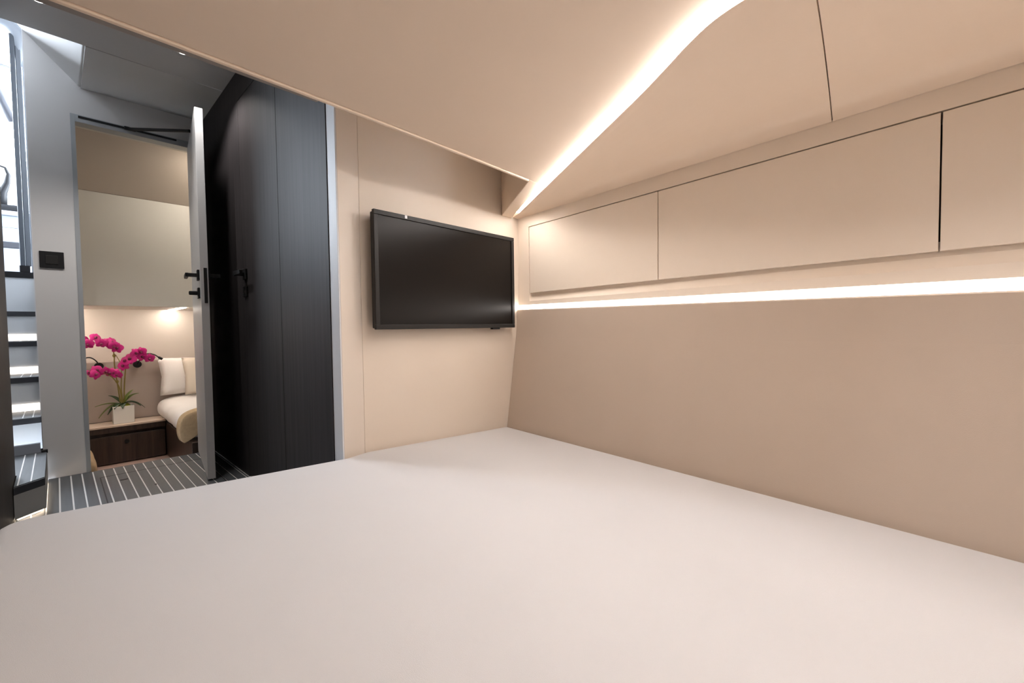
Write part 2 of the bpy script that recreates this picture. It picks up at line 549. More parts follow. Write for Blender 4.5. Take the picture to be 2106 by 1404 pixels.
# ------------------------------------------------------------------ lobby left side, dark cabinet
struct(bobj('wall_lobby_left', (-1.15, -1.10, 1.60, 4.46, ZF, 2.15), 'wood2'), 'far left wall beyond the stairs', 'wall')
struct(bobj('wall_lobby_near', (XL - 0.2, XL + 0.0, 1.60, 1.66, ZF, ZL), 'wood2'), 'short wall beside the dark cabinet', 'wall')
e = empty('oak_cabinet', (-0.55, 2.2, ZF))
tag(e, 'dark oak cabinet standing beside the stairs at the left edge', 'cabinet')
bobj('body', (-1.0, -0.152, 1.70, 2.742, ZF + 0.02, ZL - 0.002), 'wood2', e)
bobj('side_panel', (-0.152, -0.138, 1.70, 2.746, ZF + 0.004, ZL - 0.002), 'wood2', e, 0.001)

# ------------------------------------------------------------------ oak panelling right of the lobby: wall_oak
wo = struct(bobj('wall_oak', (XW + 0.020, XW + 0.05, 1.494, YD, ZF, ZL), 'cabin_dark'), 'dark oak panelling along the lobby', 'wall')
YS0, YS1, ZDT = 1.962, 2.487, 1.134
bobj('oak_panel', (XW, XW + 0.019, 1.4905, YS0 - 0.0015, ZF, ZL - 0.002), 'wood', wo, 0.0008)
bm = nb()
extrude_poly(bm, [(XW, YS0 + 0.0015, ZDT + 0.003), (XW, YS1, ZDT + 0.003), (XW, YS1, ZF), (XW, YD - 0.002, ZF), (XW, YD - 0.002, ZL - 0.002), (XW, YS0 + 0.0015, ZL - 0.002)], (0.019, 0, 0))
obj('oak_panel', bm, 'wood', wo, 0.0008)
d2 = empty('door_2', (XW + 0.01, (YS0 + YS1) / 2, ZF))
struct(d2, 'dark oak flush door with black lever handle', 'door')
bobj('leaf', (XW, XW + 0.019, YS0 + 0.0015, YS1 - 0.0025, ZF + 0.006, ZDT), 'wood', d2, 0.001)

def lever(parent, x, y, z, sx, sy, L=0.10):
    """square rose and lever; sx: side it stands out to, sy: way the lever points along y."""
    bm = nb()
    x0, x1 = sorted((x, x + sx * 0.009))
    box(bm, x0, x1, y - 0.026, y + 0.026, z - 0.026, z + 0.026)
    r = obj('rose', bm, 'black', parent, 0.002)
    bm = nb()
    x0, x1 = sorted((x + sx * 0.008, x + sx * 0.052))
    box(bm, x0, x1, y - 0.009, y + 0.009, z - 0.009, z + 0.009)
    x0, x1 = sorted((x + sx * 0.040, x + sx * 0.054))
    ya, yb = sorted((y - sy * 0.009, y + sy * L))
    box(bm, x0, x1, ya, yb, z - 0.010, z + 0.010)
    obj('lever', bm, 'black', parent, 0.002)

def cylinder_rose(parent, x, y, z, sx, knob=False):
    bm = nb()
    x0, x1 = sorted((x, x + sx * 0.009))
    box(bm, x0, x1, y - 0.026, y + 0.026, z - 0.026, z + 0.026)
    r = obj('lock_rose', bm, 'black', parent, 0.002)
    bm = nb()
    if knob:
        tube(bm, [(x + sx * 0.008, y, z), (x + sx * 0.025, y, z)], 0.008, 12)
        tube(bm, [(x + sx * 0.022, y, z), (x + sx * 0.030, y, z), (x + sx * 0.045, y, z)], [0.009, 0.014, 0.013], 14)
        obj('thumb_turn', bm, 'black', parent, smooth=False)
    else:
        tube(bm, [(x + sx * 0.008, y, z), (x + sx * 0.013, y, z)], 0.009, 14)
        obj('lock_cylinder', bm, 'chrome', parent)
lever(d2, XW, YS1 - 0.050, 0.276, -1, -1)
cylinder_rose(d2, XW, YS1 - 0.052, 0.190, -1)

# ------------------------------------------------------------------ doorway bulkhead
OX0, OX1, OZ = 0.098, 0.612, 1.118
bm = nb()
# one outline with the doorway cut out of it, sloping up at the stairs
extrude_poly(bm, [(-0.066, YD, ZF - 0.003), (OX0, YD, ZF - 0.003), (OX0, YD, OZ), (OX1, YD, OZ), (OX1, YD, ZF - 0.003), (0.70, YD, ZF - 0.003),
                  (0.70, YD, ZL + 0.035), (0.10, YD, ZL + 0.035), (-0.066, YD, 1.535)], (0, 0.05, 0))
box(bm, 0.70, 1.58, YD, YD + 0.05, ZG, ZL)
wd = struct(obj('wall_doorway', bm, 'lobby'), 'grey bulkhead with the doorway to the guest cabin', 'wall')
struct(bobj('wall_stairs', (-0.062, -0.035, YD + 0.05, 4.42, ZF, 2.15), 'lobby'), 'side wall of the stairs', 'wall')
bobj('edge_strip', (-0.069, -0.066, YD + 0.001, YD + 0.03, -0.42, 1.49), 'trim', wd)  # pale strip paints in the daylit corner edge of the wall
d1 = empty('door_1', (0.36, YD, ZF))
struct(d1, 'open pale grey door with black lever into the guest cabin', 'door')
# frame
fw = 0.014
bobj('jamb', (OX0 - 0.012, OX0 + 0.006, YD - 0.006, YD + 0.065, ZF + 0.002, OZ + 0.02), 'frame', d1, 0.001)
bobj('jamb', (OX1 - 0.006, OX1 + 0.012, YD - 0.006, YD + 0.065, ZF + 0.002, OZ + 0.02), 'frame', d1, 0.001)
bobj('head_jamb', (OX0 + 0.006, OX1 - 0.006, YD - 0.006, YD + 0.065, OZ - 0.018, OZ + 0.02), 'frame', d1, 0.001)
bobj('closer_track', (0.116, 0.528, YD - 0.011, YD - 0.0055, OZ + 0.004, OZ + 0.014), 'black', d1, 0.001)
# leaf: hinge at (0.590, 3.21), free edge near (0.51, 2.56)
A = Vector((0.592, 3.212))
B = Vector((0.510, 2.562))
t = (B - A).normalized()
nrm = Vector((-t.y, t.x))
if nrm.x > 0:
    nrm = -nrm                                # left-hand side of the leaf
TH = 0.0165
def leafpt(s, o):
    p = A + t * s + nrm * o
    return (p.x, p.y)
LL = (B - A).length
bm = nb()
prism(bm, [leafpt(0, TH), leafpt(LL, TH), leafpt(LL, -TH), leafpt(0, -TH)], ZF + 0.008, 1.080)
lf = obj('leaf', bm, 'leaf', d1, 0.0015)
def leafbox(name, s0, s1, o0, o1, z0, z1, mat, bev=0.001, parent=lf):
    bm = nb()
    prism(bm, [leafpt(s0, o0), leafpt(s1, o0), leafpt(s1, o1), leafpt(s0, o1)], z0, z1)
    return obj(name, bm, mat, parent, bev)
leafbox('lock_plate', LL - 0.001, LL + 0.0018, -0.011, 0.003, 0.135, 0.308, 'black', 0.0006)
leafbox('rose', LL - 0.098, LL - 0.046, TH, TH + 0.010, 0.251, 0.303, 'black', 0.002)
leafbox('lever', LL - 0.082, LL - 0.062, TH + 0.008, TH + 0.055, 0.268, 0.286, 'black', 0.002)
leafbox('lever', LL - 0.185, LL - 0.062, TH + 0.042, TH + 0.057, 0.267, 0.287, 'black', 0.003)
leafbox('lock_rose', LL - 0.098, LL - 0.046, TH, TH + 0.010, 0.162, 0.214, 'black', 0.002)
leafbox('thumb_turn', LL - 0.080, LL - 0.064, TH + 0.008, TH + 0.045, 0.178, 0.198, 'black', 0.005)
leafbox('rose', LL - 0.098, LL - 0.046, -TH - 0.010, -TH, 0.251, 0.303, 'black', 0.002)
leafbox('lever', LL - 0.185, LL - 0.062, -TH - 0.055, -TH - 0.042, 0.267, 0.287, 'black', 0.003)
leafbox('lever', LL - 0.082, LL - 0.062, -TH - 0.055, -TH - 0.008, 0.268, 0.286, 'black', 0.002)
bm = nb()
p = leafpt(LL - 0.30, TH + 0.004)
tube(bm, [(0.318, YD - 0.016, OZ + 0.006), (p[0], p[1], 1.068)], 0.0085, 8)
obj('closer_arm', bm, 'black', d1)
bobj('closer_shoe', (0.296, 0.345, YD - 0.022, YD - 0.008, OZ + 0.0, OZ + 0.016), 'black', d1, 0.002)

# light switch
e = empty('light_switch', (-0.004, YD, 0.327))
tag(e, 'black light switch plate on the grey wall by the stairs', 'switch')
bobj('plate', (-0.047, 0.040, YD - 0.009, YD, 0.328, 0.412), 'black', e, 0.002)
bobj('rocker', (-0.026, 0.019, YD - 0.012, YD - 0.0085, 0.348, 0.392), 'bezel', e, 0.0015)

# downlights in the lobby ceiling
for i, (x, y) in enumerate(((0.442, 2.472), (-0.004, 2.472))):
    e = empty('downlight', (x, y, ZL - 0.004))
    tag(e, ['small round downlight in the grey ceiling above the guest cabin door', 'small round downlight in the grey ceiling at the top left corner'][i], 'downlight', 'downlights in the lobby ceiling')
    bm = nb()
    tube(bm, [(x, y, ZL - 0.004), (x, y, ZL + 0.004)], 0.030, 24)
    obj('ring', bm, 'trim', e)
    bm = nb()
    tube(bm, [(x, y, ZL - 0.0055), (x, y, ZL - 0.003)], 0.022, 24)
    obj('lens', bm, 'spot', e)
    sl = bpy.data.lights.new('downlight_lamp', 'SPOT')
    sl.energy = 23.0
    sl.color = (1.0, 0.95, 0.90)
    sl.spot_size = math.radians(122)
    sl.spot_blend = 0.55
    sl.shadow_soft_size = 0.02
    so = bpy.data.objects.new('downlight_lamp', sl)
    COL.objects.link(so)
    so.parent = e
    so.location = (0, 0, -0.012)

# ------------------------------------------------------------------ bed in the cabin
def ztop(x, y):
    return -0.402 - 0.0495 * (x + 0.07)
bx1 = lambda y: hull(y) - 0.1012
r = 0.06
cor = [(-0.104 + r - r * math.cos(math.radians(18 * q)), 1.424 - r + r * math.sin(math.radians(18 * q))) for q in range(6)]
outl = [(-0.104, YB + 0.01)] + cor + [(0.30, 1.4242), (0.663, 1.4242), (0.757, 1.4572), (bx1(1.457), 1.457), (bx1(YB) , YB + 0.01)]
e = empty('bed', (0.6, 0.3, ZF))
tag(e, 'wide low bed with a plain off-white fitted sheet', 'bed')
bm = nb()
prism(bm, outl, -0.62, ztop)
obj('mattress', bm, 'sheet', e, 0.022, seg=5)
bobj('base', (-0.06, 1.12, YB + 0.02, 1.40, ZF, -0.622), 'base', e, 0.004)

# ------------------------------------------------------------------ television
e = empty('television', (1.14, 1.43, 0.0))
tag(e, 'black flat television on the cream bulkhead', 'television')
TA, TB = Vector((0.777, 1.398)), Vector((1.508, 1.412))
tt = (TB - TA).normalized()
tn = Vector((-tt.y, tt.x))
def tvbox(name, s0, s1, o0, o1, z0, z1, mat, bev=0.0, parent=None):
    bm = nb()
    P = lambda s, o: ((TA + tt * s + tn * o).x, (TA + tt * s + tn * o).y)
    prism(bm, [P(s0, o0), P(s1, o0), P(s1, o1), P(s0, o1)], z0, z1)
    return obj(name, bm, mat, parent or e, bev)
TL = (TB - TA).length
Z0, Z1 = -0.004, 0.4195
BZ = 0.017
tvbox('casing', 0.004, TL - 0.004, 0.008, 0.034, Z0 + 0.004, Z1 - 0.004, 'bezel', 0.004)
tvbox('bezel', 0, TL, 0, 0.014, Z1 - BZ, Z1, 'bezel', 0.002)
tvbox('bezel', 0, TL, 0, 0.014, Z0, Z0 + BZ, 'bezel', 0.002)
tvbox('bezel', 0, BZ, 0, 0.014, Z0 + BZ, Z1 - BZ, 'bezel', 0.002)
tvbox('bezel', TL - BZ, TL, 0, 0.014, Z0 + BZ, Z1 - BZ, 'bezel', 0.002)
tvbox('screen', BZ, TL - BZ, 0.005, 0.0085, Z0 + BZ, Z1 - BZ, 'screen')
tvbox('sensor', TL * 0.80, TL * 0.80 + 0.045, 0.002, 0.020, Z0 - 0.007, Z0 + 0.001, 'black', 0.001)
tvbox('badge', 0.128, 0.138, -0.001, 0.004, Z1 - 0.013, Z1 - 0.001, 'trim', 0.001)
tvbox('wall_mount', TL * 0.35, TL * 0.65, 0.030, 0.0480, 0.10, 0.32, 'black')

# ------------------------------------------------------------------ stairs up to the cockpit
st = empty('staircase', (-0.55, 3.4, ZF))
tag(st, 'steep grey staircase with lit risers at the left edge', 'staircase')
SX0, SX1 = -1.095, -0.070
# bottom winder step: a box standing clear of the floor
bm = nb()
win = [(-0.053, 2.640), (-0.053, 3.205), (SX0, 3.205), (SX0, 2.76), (-0.136, 2.76), (-0.136, 2.557)]
prism(bm, win, -0.729, -0.633)
obj('step_front', bm, 'stepside', st)
bm = nb()
prism(bm, win, -0.6328, -0.603)
obj('nosing', bm, 'nosing', st, 0.001)
bm = nb()
prism(bm, [(-0.054, 2.648), (-0.054, 3.204), (SX0, 3.204), (SX0, 2.762), (-0.135, 2.762), (-0.135, 2.565)], -0.6028, -0.600)
tr = obj('tread', bm, 'teak', st)
for xa in (-0.1275, -0.0930):
    bobj('caulk_line', (xa, xa + 0.004, 2.60 + (xa + 0.10) * 1.0, 3.19, -0.600, -0.5990), 'caulk', tr)
bm = nb()
tube(bm, [(-0.066, 3.15, -0.738), (-0.066, 2.665, -0.738), (-0.13, 2.60, -0.738)], 0.0055, 8)
obj('floor_light', bm, 'led_floor', st)
bobj('kick_plate', (SX0, -0.074, 3.205, 3.228, -0.600, -0.553), 'deckgrey', st)
bobj('corner_cap', (-0.072, -0.050, 3.196, 3.2275, -0.606, -0.592), 'black', st, 0.001)
noses = [(3.30, -0.434), (3.58, -0.244), (3.86, -0.050), (4.14, 0.136)]
prevz = -0.600
for i, (y, z) in enumerate(noses):
    yn = noses[i + 1][0] if i < 3 else 4.42
    bobj('riser', (SX0, SX1, y + 0.012, y + 0.03, prevz, z - 0.030), 'riser', st)
    bobj('nosing', (SX0, SX1, y, y + 0.05, z - 0.030, z), 'nosing', st, 0.001)
    t_ = bobj('tread', (SX0, SX1, y + 0.012, yn + 0.012, z - 0.022, z + 0.0008), 'teak', st)
    for xa in (-0.135, -0.100):
        bobj('caulk_line', (xa - 0.01 * i, xa + 0.004 - 0.01 * i, y + 0.014, yn + 0.010, z + 0.0008, z + 0.0016), 'caulk', t_)
    if i < 3:
        bobj('light_bar', (SX0, SX1 - 0.002, yn + 0.006, yn + 0.0118, z + 0.003, z + 0.042), 'led_stair', st)
    prevz = z
bobj('riser', (SX0, SX1, 4.432, 4.45, 0.136, 0.375), 'riser', st)
bobj('sill', (SX0, -0.072, 4.42, 4.47, 0.372, 0.412), 'black', st, 0.001)

struct(bobj('floor', (-1.15, -0.034, YD + 0.062, 4.47, ZF - 0.05, ZF), 'nosing'), 'dark floor under the stairs', 'floor')
struct(bobj('wall_understairs', (-1.15, -0.034, 4.452, 4.474, ZF, 0.371), 'lobby'), 'closed back of the stairs', 'wall')
# companionway frame
d3 = empty('door_3', (-0.6, 4.44, 0.41))
struct(d3, 'grey aluminium companionway frame at the head of the stairs', 'door')
bobj('post', (-0.152, -0.129, 4.42, 4.47, 0.455, 1.99), 'alu', d3, 0.004)
bobj('post', (-0.128, -0.101, 4.425, 4.46, 0.455, 1.99), 'alu2', d3, 0.006)
bobj('post_foot', (-0.156, -0.108, 4.418, 4.472, 0.412, 0.456), 'black', d3, 0.002)
bobj('edge_strip', (-0.100, -0.064, 4.44, 4.46, 0.41, 2.15), 'archgrey', d3)
bm = nb()
arc = [(-1.10, 4.45, 2.075)] + [(-0.21 + 0.10 * math.sin(math.radians(a)), 4.45, 1.975 + 0.10 * math.cos(math.radians(a))) for a in range(0, 91, 15)] + [(-0.11, 4.45, 1.80)]
tube(bm, arc, [0.045] * 7 + [0.036, 0.012], 12)
obj('arch', bm, 'archgrey', d3, smooth=True)
bobj('post', (-1.10, -1.05, 4.42, 4.47, 0.412, 2.10), 'alu', d3)

# ------------------------------------------------------------------ cockpit beyond the companionway
struct(bobj('floor', (-2.4, 0.6, 4.475, 7.5, 0.30, 0.372), 'deckwhite'), 'white cockpit deck beyond the stairs', 'floor')
e = empty('cockpit_locker', (-0.7, 5.4, 0.372))
tag(e, 'white cockpit locker with dark bands at the head of the stairs', 'locker')
bobj('lower_front', (-1.4, 0.10, 5.20, 5.60, 0.372, 0.668), 'deckwhite', e, 0.004)
bobj('dark_band', (-1.4, 0.10, 5.19, 5.60, 0.669, 0.712), 'nosing', e, 0.004)
bobj('upper_front', (-1.4, 0.10, 5.20, 5.60, 0.713, 0.824), 'deckwhite', e, 0.004)
bobj('grey_band', (-1.4, 0.10, 5.20, 5.60, 0.825, 0.918), 'deckgrey', e, 0.004)
bobj('top', (-1.4, 0.10, 5.17, 5.62, 0.919, 0.952), 'deckwhite', e, 0.006)
struct(bobj('ceiling', (-2.6, 1.2, 4.50, 6.6, 2.80, 2.88), 'deckwhite'), 'underside of the cockpit hardtop', 'ceiling')
bm = nb()
box(bm, -2.6, -1.152, 4.475, 4.52, 0.372, 2.80)
box(bm, 0.02, 1.2, 4.53, 4.56, 0.372, 2.80)
box(bm, -1.152, 0.02, 4.475, 4.52, 2.155, 2.80)
struct(obj('wall_cockpit', bm, 'deckwhite'), 'white outside face of the cockpit bulkhead', 'wall')
# seat under plastic wrap
e = empty('wrapped_seat', (-0.25, 5.4, 0.952))
tag(e, 'black seat partly covered by crumpled clear white wrap in the cockpit', 'seat')
bm = nb()
box(bm, -0.50, -0.13, 5.30, 5.55, 0.953, 1.03)
obj('cushion', bm, 'black', e, 0.03, seg=4)
bm = nb()
tube(bm, [(-0.27, 5.36, 1.0), (-0.262, 5.35, 1.12), (-0.235, 5.34, 1.20), (-0.222, 5.335, 1.27), (-0.238, 5.335, 1.32), (-0.30, 5.34, 1.34)], [0.035, 0.03, 0.022, 0.014, 0.010, 0.008], 10)
obj('backrest', bm, 'black', e, smooth=True)
bm = nb()
bmesh.ops.create_icosphere(bm, subdivisions=4, radius=1.0)
for v in bm.verts:
    c = v.co
    nz = 0.10 * math.sin(9 * c.x + 4 * c.z) * math.sin(7 * c.y + 3 * c.z) + 0.06 * math.sin(17 * c.z + 9 * c.x)
    c *= 1 + nz
    v.co = Vector((-0.155 + 0.075 * c.x, 5.44 + 0.08 * c.y, 1.19 + 0.20 * c.z))
obj('plastic_wrap', bm, 'plastic', e, smooth=True)
# hardtop struts
e = empty('hardtop_frame', (-0.3, 5.3, 1.66))
tag(e, 'slanting dark hardtop struts seen against the bright sky', 'strut')
bm = nb()
tube(bm, [(-0.60, 5.26, 2.72), (-0.238, 5.26, 1.835), (-0.172, 5.26, 1.675)], 0.036, 10)
obj('strut', bm, 'nosing', e, smooth=True)
bm = nb()
tube(bm, [(-0.80, 5.30, 2.19), (-0.16, 5.30, 2.095)], 0.020, 10)
obj('strut', bm, 'nosing', e, smooth=True)

# ------------------------------------------------------------------ guest cabin beyond the door
struct(bobj('floor', (-0.03, 1.55, YD - 0.005, 4.55, ZG - 0.04, ZG), 'gfloor'), 'pinkish wooden floor of the guest cabin', 'floor')
bobj('threshold', (-0.03, 1.55, YD - 0.0095, YD - 0.001, ZG, ZF - 0.0035), 'gwood', fl)
wg = struct(bobj('wall_guest', (-0.03, 1.55, 4.47, 4.52, ZG, 1.25), 'gnook'), 'cream wall at the head of the guest beds', 'wall')
bm = nb()
box(bm, -0.03, 1.55, 4.435, 4.469, -0.68, -0.218)
obj('headboard', bm, 'ghead', wg, 0.012, seg=3)
struct(bobj('wall_guest_left', (-0.034, -0.030, YD + 0.05, 4.52, ZG, 1.25), 'gwall'), 'left side of the guest cabin', 'wall')
struct(bobj('wall_guest_right', (1.55, 1.58, YD + 0.05, 4.52, ZG, 1.25), 'gwall'), 'right side of the guest cabin', 'wall')
gc = struct(bobj('ceiling', (-0.03, 1.55, YD + 0.052, 4.47, 1.17, 1.21), 'gwall'), 'ceiling of the guest cabin', 'ceiling')
bm = nb()
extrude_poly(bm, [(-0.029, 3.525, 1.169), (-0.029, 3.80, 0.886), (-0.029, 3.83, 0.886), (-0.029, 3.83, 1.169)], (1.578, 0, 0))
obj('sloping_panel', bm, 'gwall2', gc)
e = empty('overhead_cabinet', (0.7, 4.1, 0.168))
tag(e, 'plain greenish cream overhead cabinet above the orchid', 'cabinet')
bobj('front', (-0.028, 1.548, 3.80, 3.82, 0.168, 0.884), 'gwall', e, 0.002)
bobj('underside', (-0.028, 1.548, 3.821, 4.469, 0.170, 0.190), 'gnook', e)
for i, x in enumerate((0.640, 0.03)):  # second strip is an unseen mirrored twin, added to light the nook
    tag(bobj('light_strip', (x - 0.008, x + 0.008, 3.84, 4.466, 0.164, 0.1698), 'led_guest'),
        ['thin light strip under the overhead cabinet above the pillows', 'unseen twin light strip added under the overhead cabinet behind the door jamb'][i], 'light strip')
# unseen fill lamp added in the ceiling to brighten the guest cabin
e = empty('downlight', (0.80, 3.40, 1.165))
tag(e, 'unseen fill lamp added in the guest cabin ceiling behind the open door', 'downlight')
bm = nb()
tube(bm, [(0.80, 3.40, 1.164), (0.80, 3.40, 1.1698)], 0.05, 24)
obj('lens', bm, emitter('guest_fill_lamp', (1.0, 0.90, 0.78), 190.0), e)

# nightstand
e = empty('nightstand', (0.33, 4.3, ZG))
tag(e, 'low dark walnut nightstand with cream top under the orchid', 'nightstand')
NX0, NX1, NY0 = -0.028, 0.556, 4.225
bobj('top', (NX0, NX1, NY0 - 0.004, 4.434, -0.690, -0.676), 'gtop', e, 0.002)
bobj('fascia', (NX0, NX1, NY0, 4.43, -0.728, -0.6905), 'gwood', e, 0.001)
bobj('body', (NX0, NX1, NY0 + 0.03, 4.43, ZG + 0.002, -0.7285), 'gwood', e)
dr = bobj('drawer', (NX0 + 0.004, NX1 - 0.004, NY0 + 0.002, NY0 + 0.0295, ZG + 0.006, -0.752), 'gwood', e, 0.002)
bm = nb()
tube(bm, [(0.330, NY0 + 0.003, -0.803), (0.330, NY0 - 0.004, -0.803)], 0.014, 16)
obj('push_lock', bm, 'black', dr)

# guest bed
def sweep(name, prof, ys, mat, parent, jitter=0.0, sub=1, seed=1):
    rnd = random.Random(seed)
    bm = nb()
    rows = []
    for y in ys:
        rows.append([bm.verts.new((x + (rnd.random() - .5) * jitter, y, z + (rnd.random() - .5) * jitter)) for x, z in prof])
    n = len(prof)
    for i in range(len(rows) - 1):
        for q in range(n):
            w = (q + 1) % n
            bm.faces.new((rows[i][q], rows[i][w], rows[i + 1][w], rows[i + 1][q]))
    bm.faces.new(rows[0])
    bm.faces.new(rows[-1])
    return obj(name, bm, mat, parent, smooth=True, sub=sub)
def frange(a, b, n):
    return [a + (b - a) * i / (n - 1) for i in range(n)]
e = empty('guest_bed', (0.9, 3.9, ZG))
tag(e, 'guest bed with white duvet and beige throw behind the open door', 'bed')
bobj('base', (0.560, 1.545, YD + 0.07, 4.43, ZG + 0.002, -0.700), 'gwood', e, 0.002)
dv = [(1.52, -0.690), (0.575, -0.690), (0.555, -0.672), (0.530, -0.650), (0.524, -0.600), (0.538, -0.555), (0.575, -0.528), (0.65, -0.518), (0.9, -0.510), (1.2, -0.508), (1.52, -0.515)]
sweep('duvet', dv, frange(3.34, 4.40, 17), 'linen', e, 0.016, 2, 3)
tv_ = [(1.50, -0.50), (0.9, -0.497), (0.66, -0.500), (0.570, -0.512), (0.522, -0.545), (0.505, -0.60), (0.508, -0.655), (0.520, -0.705), (0.535, -0.705), (0.548, -0.66), (0.60, -0.60), (1.50, -0.56)]
sweep('throw', tv_, frange(3.33, 3.47, 7), 'throw', e, 0.014, 2, 5)

def pillow(name, c, w, h, th, tilt, mat, label, seed, rz=0.0):
    bm = nb()
    n = 14
    rnd = random.Random(seed)
    R = Matrix.Rotation(rz, 3, 'Z') @ Matrix.Rotation(tilt, 3, 'X')
    for side in (1, -1):
        g = []
        for i in range(n + 1):
            row = []
            for j in range(n + 1):
                u, v = 2 * i / n - 1, 2 * j / n - 1
                prof = max(0.0, (1 - abs(u) ** 2.6) * (1 - abs(v) ** 2.6)) ** 0.55
                pinch = 1 - 0.07 * (u * u * (1 - abs(v)) + v * v * (1 - abs(u)))
                wob = 0.006 * math.sin(5 * u + seed) * math.sin(4 * v + 2 * seed)
                p = R @ Vector((u * w / 2 * pinch, side * (prof * th / 2 + wob * prof), v * h / 2 * pinch))
                row.append(bm.verts.new(p + Vector(c)))
            g.append(row)
        for i in range(n):
            for j in range(n):
                bm.faces.new((g[i][j], g[i + 1][j], g[i + 1][j + 1], g[i][j + 1]))
    bmesh.ops.remove_doubles(bm, verts=bm.verts, dist=0.0008)
    return tag(obj(name, bm, mat, None, smooth=True), label, 'pillow')
pillow('pillow', (0.80, 4.335, -0.357), 0.52, 0.30, 0.11, math.radians(-14), 'linen', 'white pillow leaning on the guest bed headboard', 2)
pillow('pillow', (0.895, 4.215, -0.357), 0.44, 0.30, 0.10, math.radians(-17), 'beigepillow', 'beige pillow in front of the white pillow', 5)

# second guest berth: only its throw shows past the door jamb
e = empty('guest_berth', (0.05, 3.9, ZG))
tag(e, 'second guest berth with beige throw, peeking past the door jamb', 'bed')
bobj('base', (-0.028, 0.085, YD + 0.10, 4.19, ZG + 0.002, -0.780), 'gwood', e, 0.002)
tp = [(-0.025, -0.745), (0.06, -0.748), (0.115, -0.765), (0.142, -0.80), (0.150, -0.86), (0.140, -0.92), (0.118, -0.955), (0.105, -0.955), (0.10, -0.90), (0.095, -0.82), (0.05, -0.778), (-0.025, -0.778)]
sweep('throw', tp, frange(3.60, 4.12, 10), 'throw', e, 0.012, 2, 9)

# ------------------------------------------------------------------ reading lights on the guest headboard
def reading_light(bx, bz, pts, label):
    e = empty('reading_light', (bx, 4.40, bz))
    tag(e, label, 'lamp', 'reading lights on the guest headboard')
    bm = nb()
    tube(bm, [(bx, 4.436, bz), (bx, 4.405, bz)], 0.026, 20)
    obj('base', bm, 'black', e)
    bm = nb()
    tube(bm, catmull(pts, 6), 0.0042, 8)
    obj('gooseneck', bm, 'black', e, smooth=True)
    bm = nb()
    a, b = Vector(pts[-1]), Vector(pts[-1]) + (Vector(pts[-1]) - Vector(pts[-2])).normalized() * 0.032
    tube(bm, [a, a + (b - a) * 0.3, b], [0.006, 0.009, 0.009], 10)
    obj('head', bm, 'black', e, smooth=True)
reading_light(0.424, -0.254, [(0.424, 4.406, -0.254), (0.445, 4.36, -0.20), (0.480, 4.33, -0.172), (0.515, 4.31, -0.180), (0.537, 4.30, -0.198)],
              'black gooseneck reading light right of the orchid')
reading_light(0.208, -0.252, [(0.208, 4.406, -0.252), (0.195, 4.37, -0.215), (0.165, 4.34, -0.185), (0.135, 4.33, -0.185), (0.105, 4.32, -0.205)],
              'black gooseneck reading light left of the orchid')

# ------------------------------------------------------------------ orchid
orc = empty('potted_orchid', (0.32, 4.31, -0.676))
tag(orc, 'magenta orchid in a square white pot on the nightstand', 'orchid')
PX, PY, PZ = 0.323, 4.320, -0.676
bm = nb()
o_ = [(-0.060, -0.056), (0.060, -0.056), (0.060, 0.056), (-0.060, 0.056)]
i_ = [(a * 0.88, b * 0.88) for a, b in o_]
def ring(pts, z, s=1.0):
    return [bm.verts.new((PX + a * s, PY + b * s, z)) for a, b in pts]
A_, B_, C_, D_ = ring(o_, PZ + 0.0005, 0.97), ring(o_, PZ + 0.128), ring(i_, PZ + 0.128), ring(i_, PZ + 0.10)
bm.faces.new(A_)
bm.faces.new(D_)
for P_, Q_ in ((A_, B_), (B_, C_), (C_, D_)):
    for q in range(4):
        bm.faces.new((P_[q], P_[(q + 1) % 4], Q_[(q + 1) % 4], Q_[q]))
obj('pot', bm, 'pot', orc, 0.003)
bm = nb()
bmesh.ops.create_icosphere(bm, subdivisions=3, radius=1.0)
for v in bm.verts:
    c = v.co
    v.co = Vector((PX + 0.046 * c.x, PY + 0.044 * c.y, PZ + 0.118 + 0.026 * c.z * (1 + 0.3 * math.sin(11 * c.x) * math.sin(9 * c.y))))
obj('moss', bm, 'moss', orc, smooth=True)
TOPZ = PZ + 0.135
def stem(pts, r=0.0042):
    bm = nb()
    P = catmull(pts, 6)
    tube(bm, P, [r * (1 - 0.4 * i / len(P)) for i in range(len(P))], 8)
    return obj('stem', bm, 'stem', orc, smooth=True)
stem([(PX - 0.010, PY, TOPZ - 0.03), (0.300, 4.315, -0.40), (0.287, 4.31, -0.25), (0.286, 4.30, -0.17), (0.276, 4.30, -0.105), (0.235, 4.30, -0.070), (0.175, 4.30, -0.055), (0.125, 4.30, -0.060)])
stem([(PX + 0.006, PY, TOPZ - 0.03), (0.337, 4.32, -0.40), (0.345, 4.31, -0.29), (0.350, 4.30, -0.23), (0.385, 4.29, -0.185), (0.440, 4.29, -0.170), (0.490, 4.29, -0.195)])
stem([(PX - 0.004, PY - 0.01, TOPZ - 0.03), (0.312, 4.30, -0.44), (0.292, 4.29, -0.37), (0.255, 4.28, -0.315), (0.205, 4.27, -0.285), (0.150, 4.27, -0.275)])
stem([(PX + 0.004, PY, TOPZ - 0.03), (0.318, 4.31, -0.42), (0.322, 4.31, -0.33), (0.320, 4.305, -0.24), (0.296, 4.30, -0.17)], 0.0035)
def node(p):
    bm = nb()
    tube(bm, [(p[0], p[1], p[2] - 0.012), p, (p[0], p[1], p[2] + 0.012)], [0.006, 0.011, 0.006], 8)
    obj('stem_node', bm, 'stem', orc, smooth=True)
node((0.287, 4.31, -0.175))
node((0.296, 4.295, -0.365))
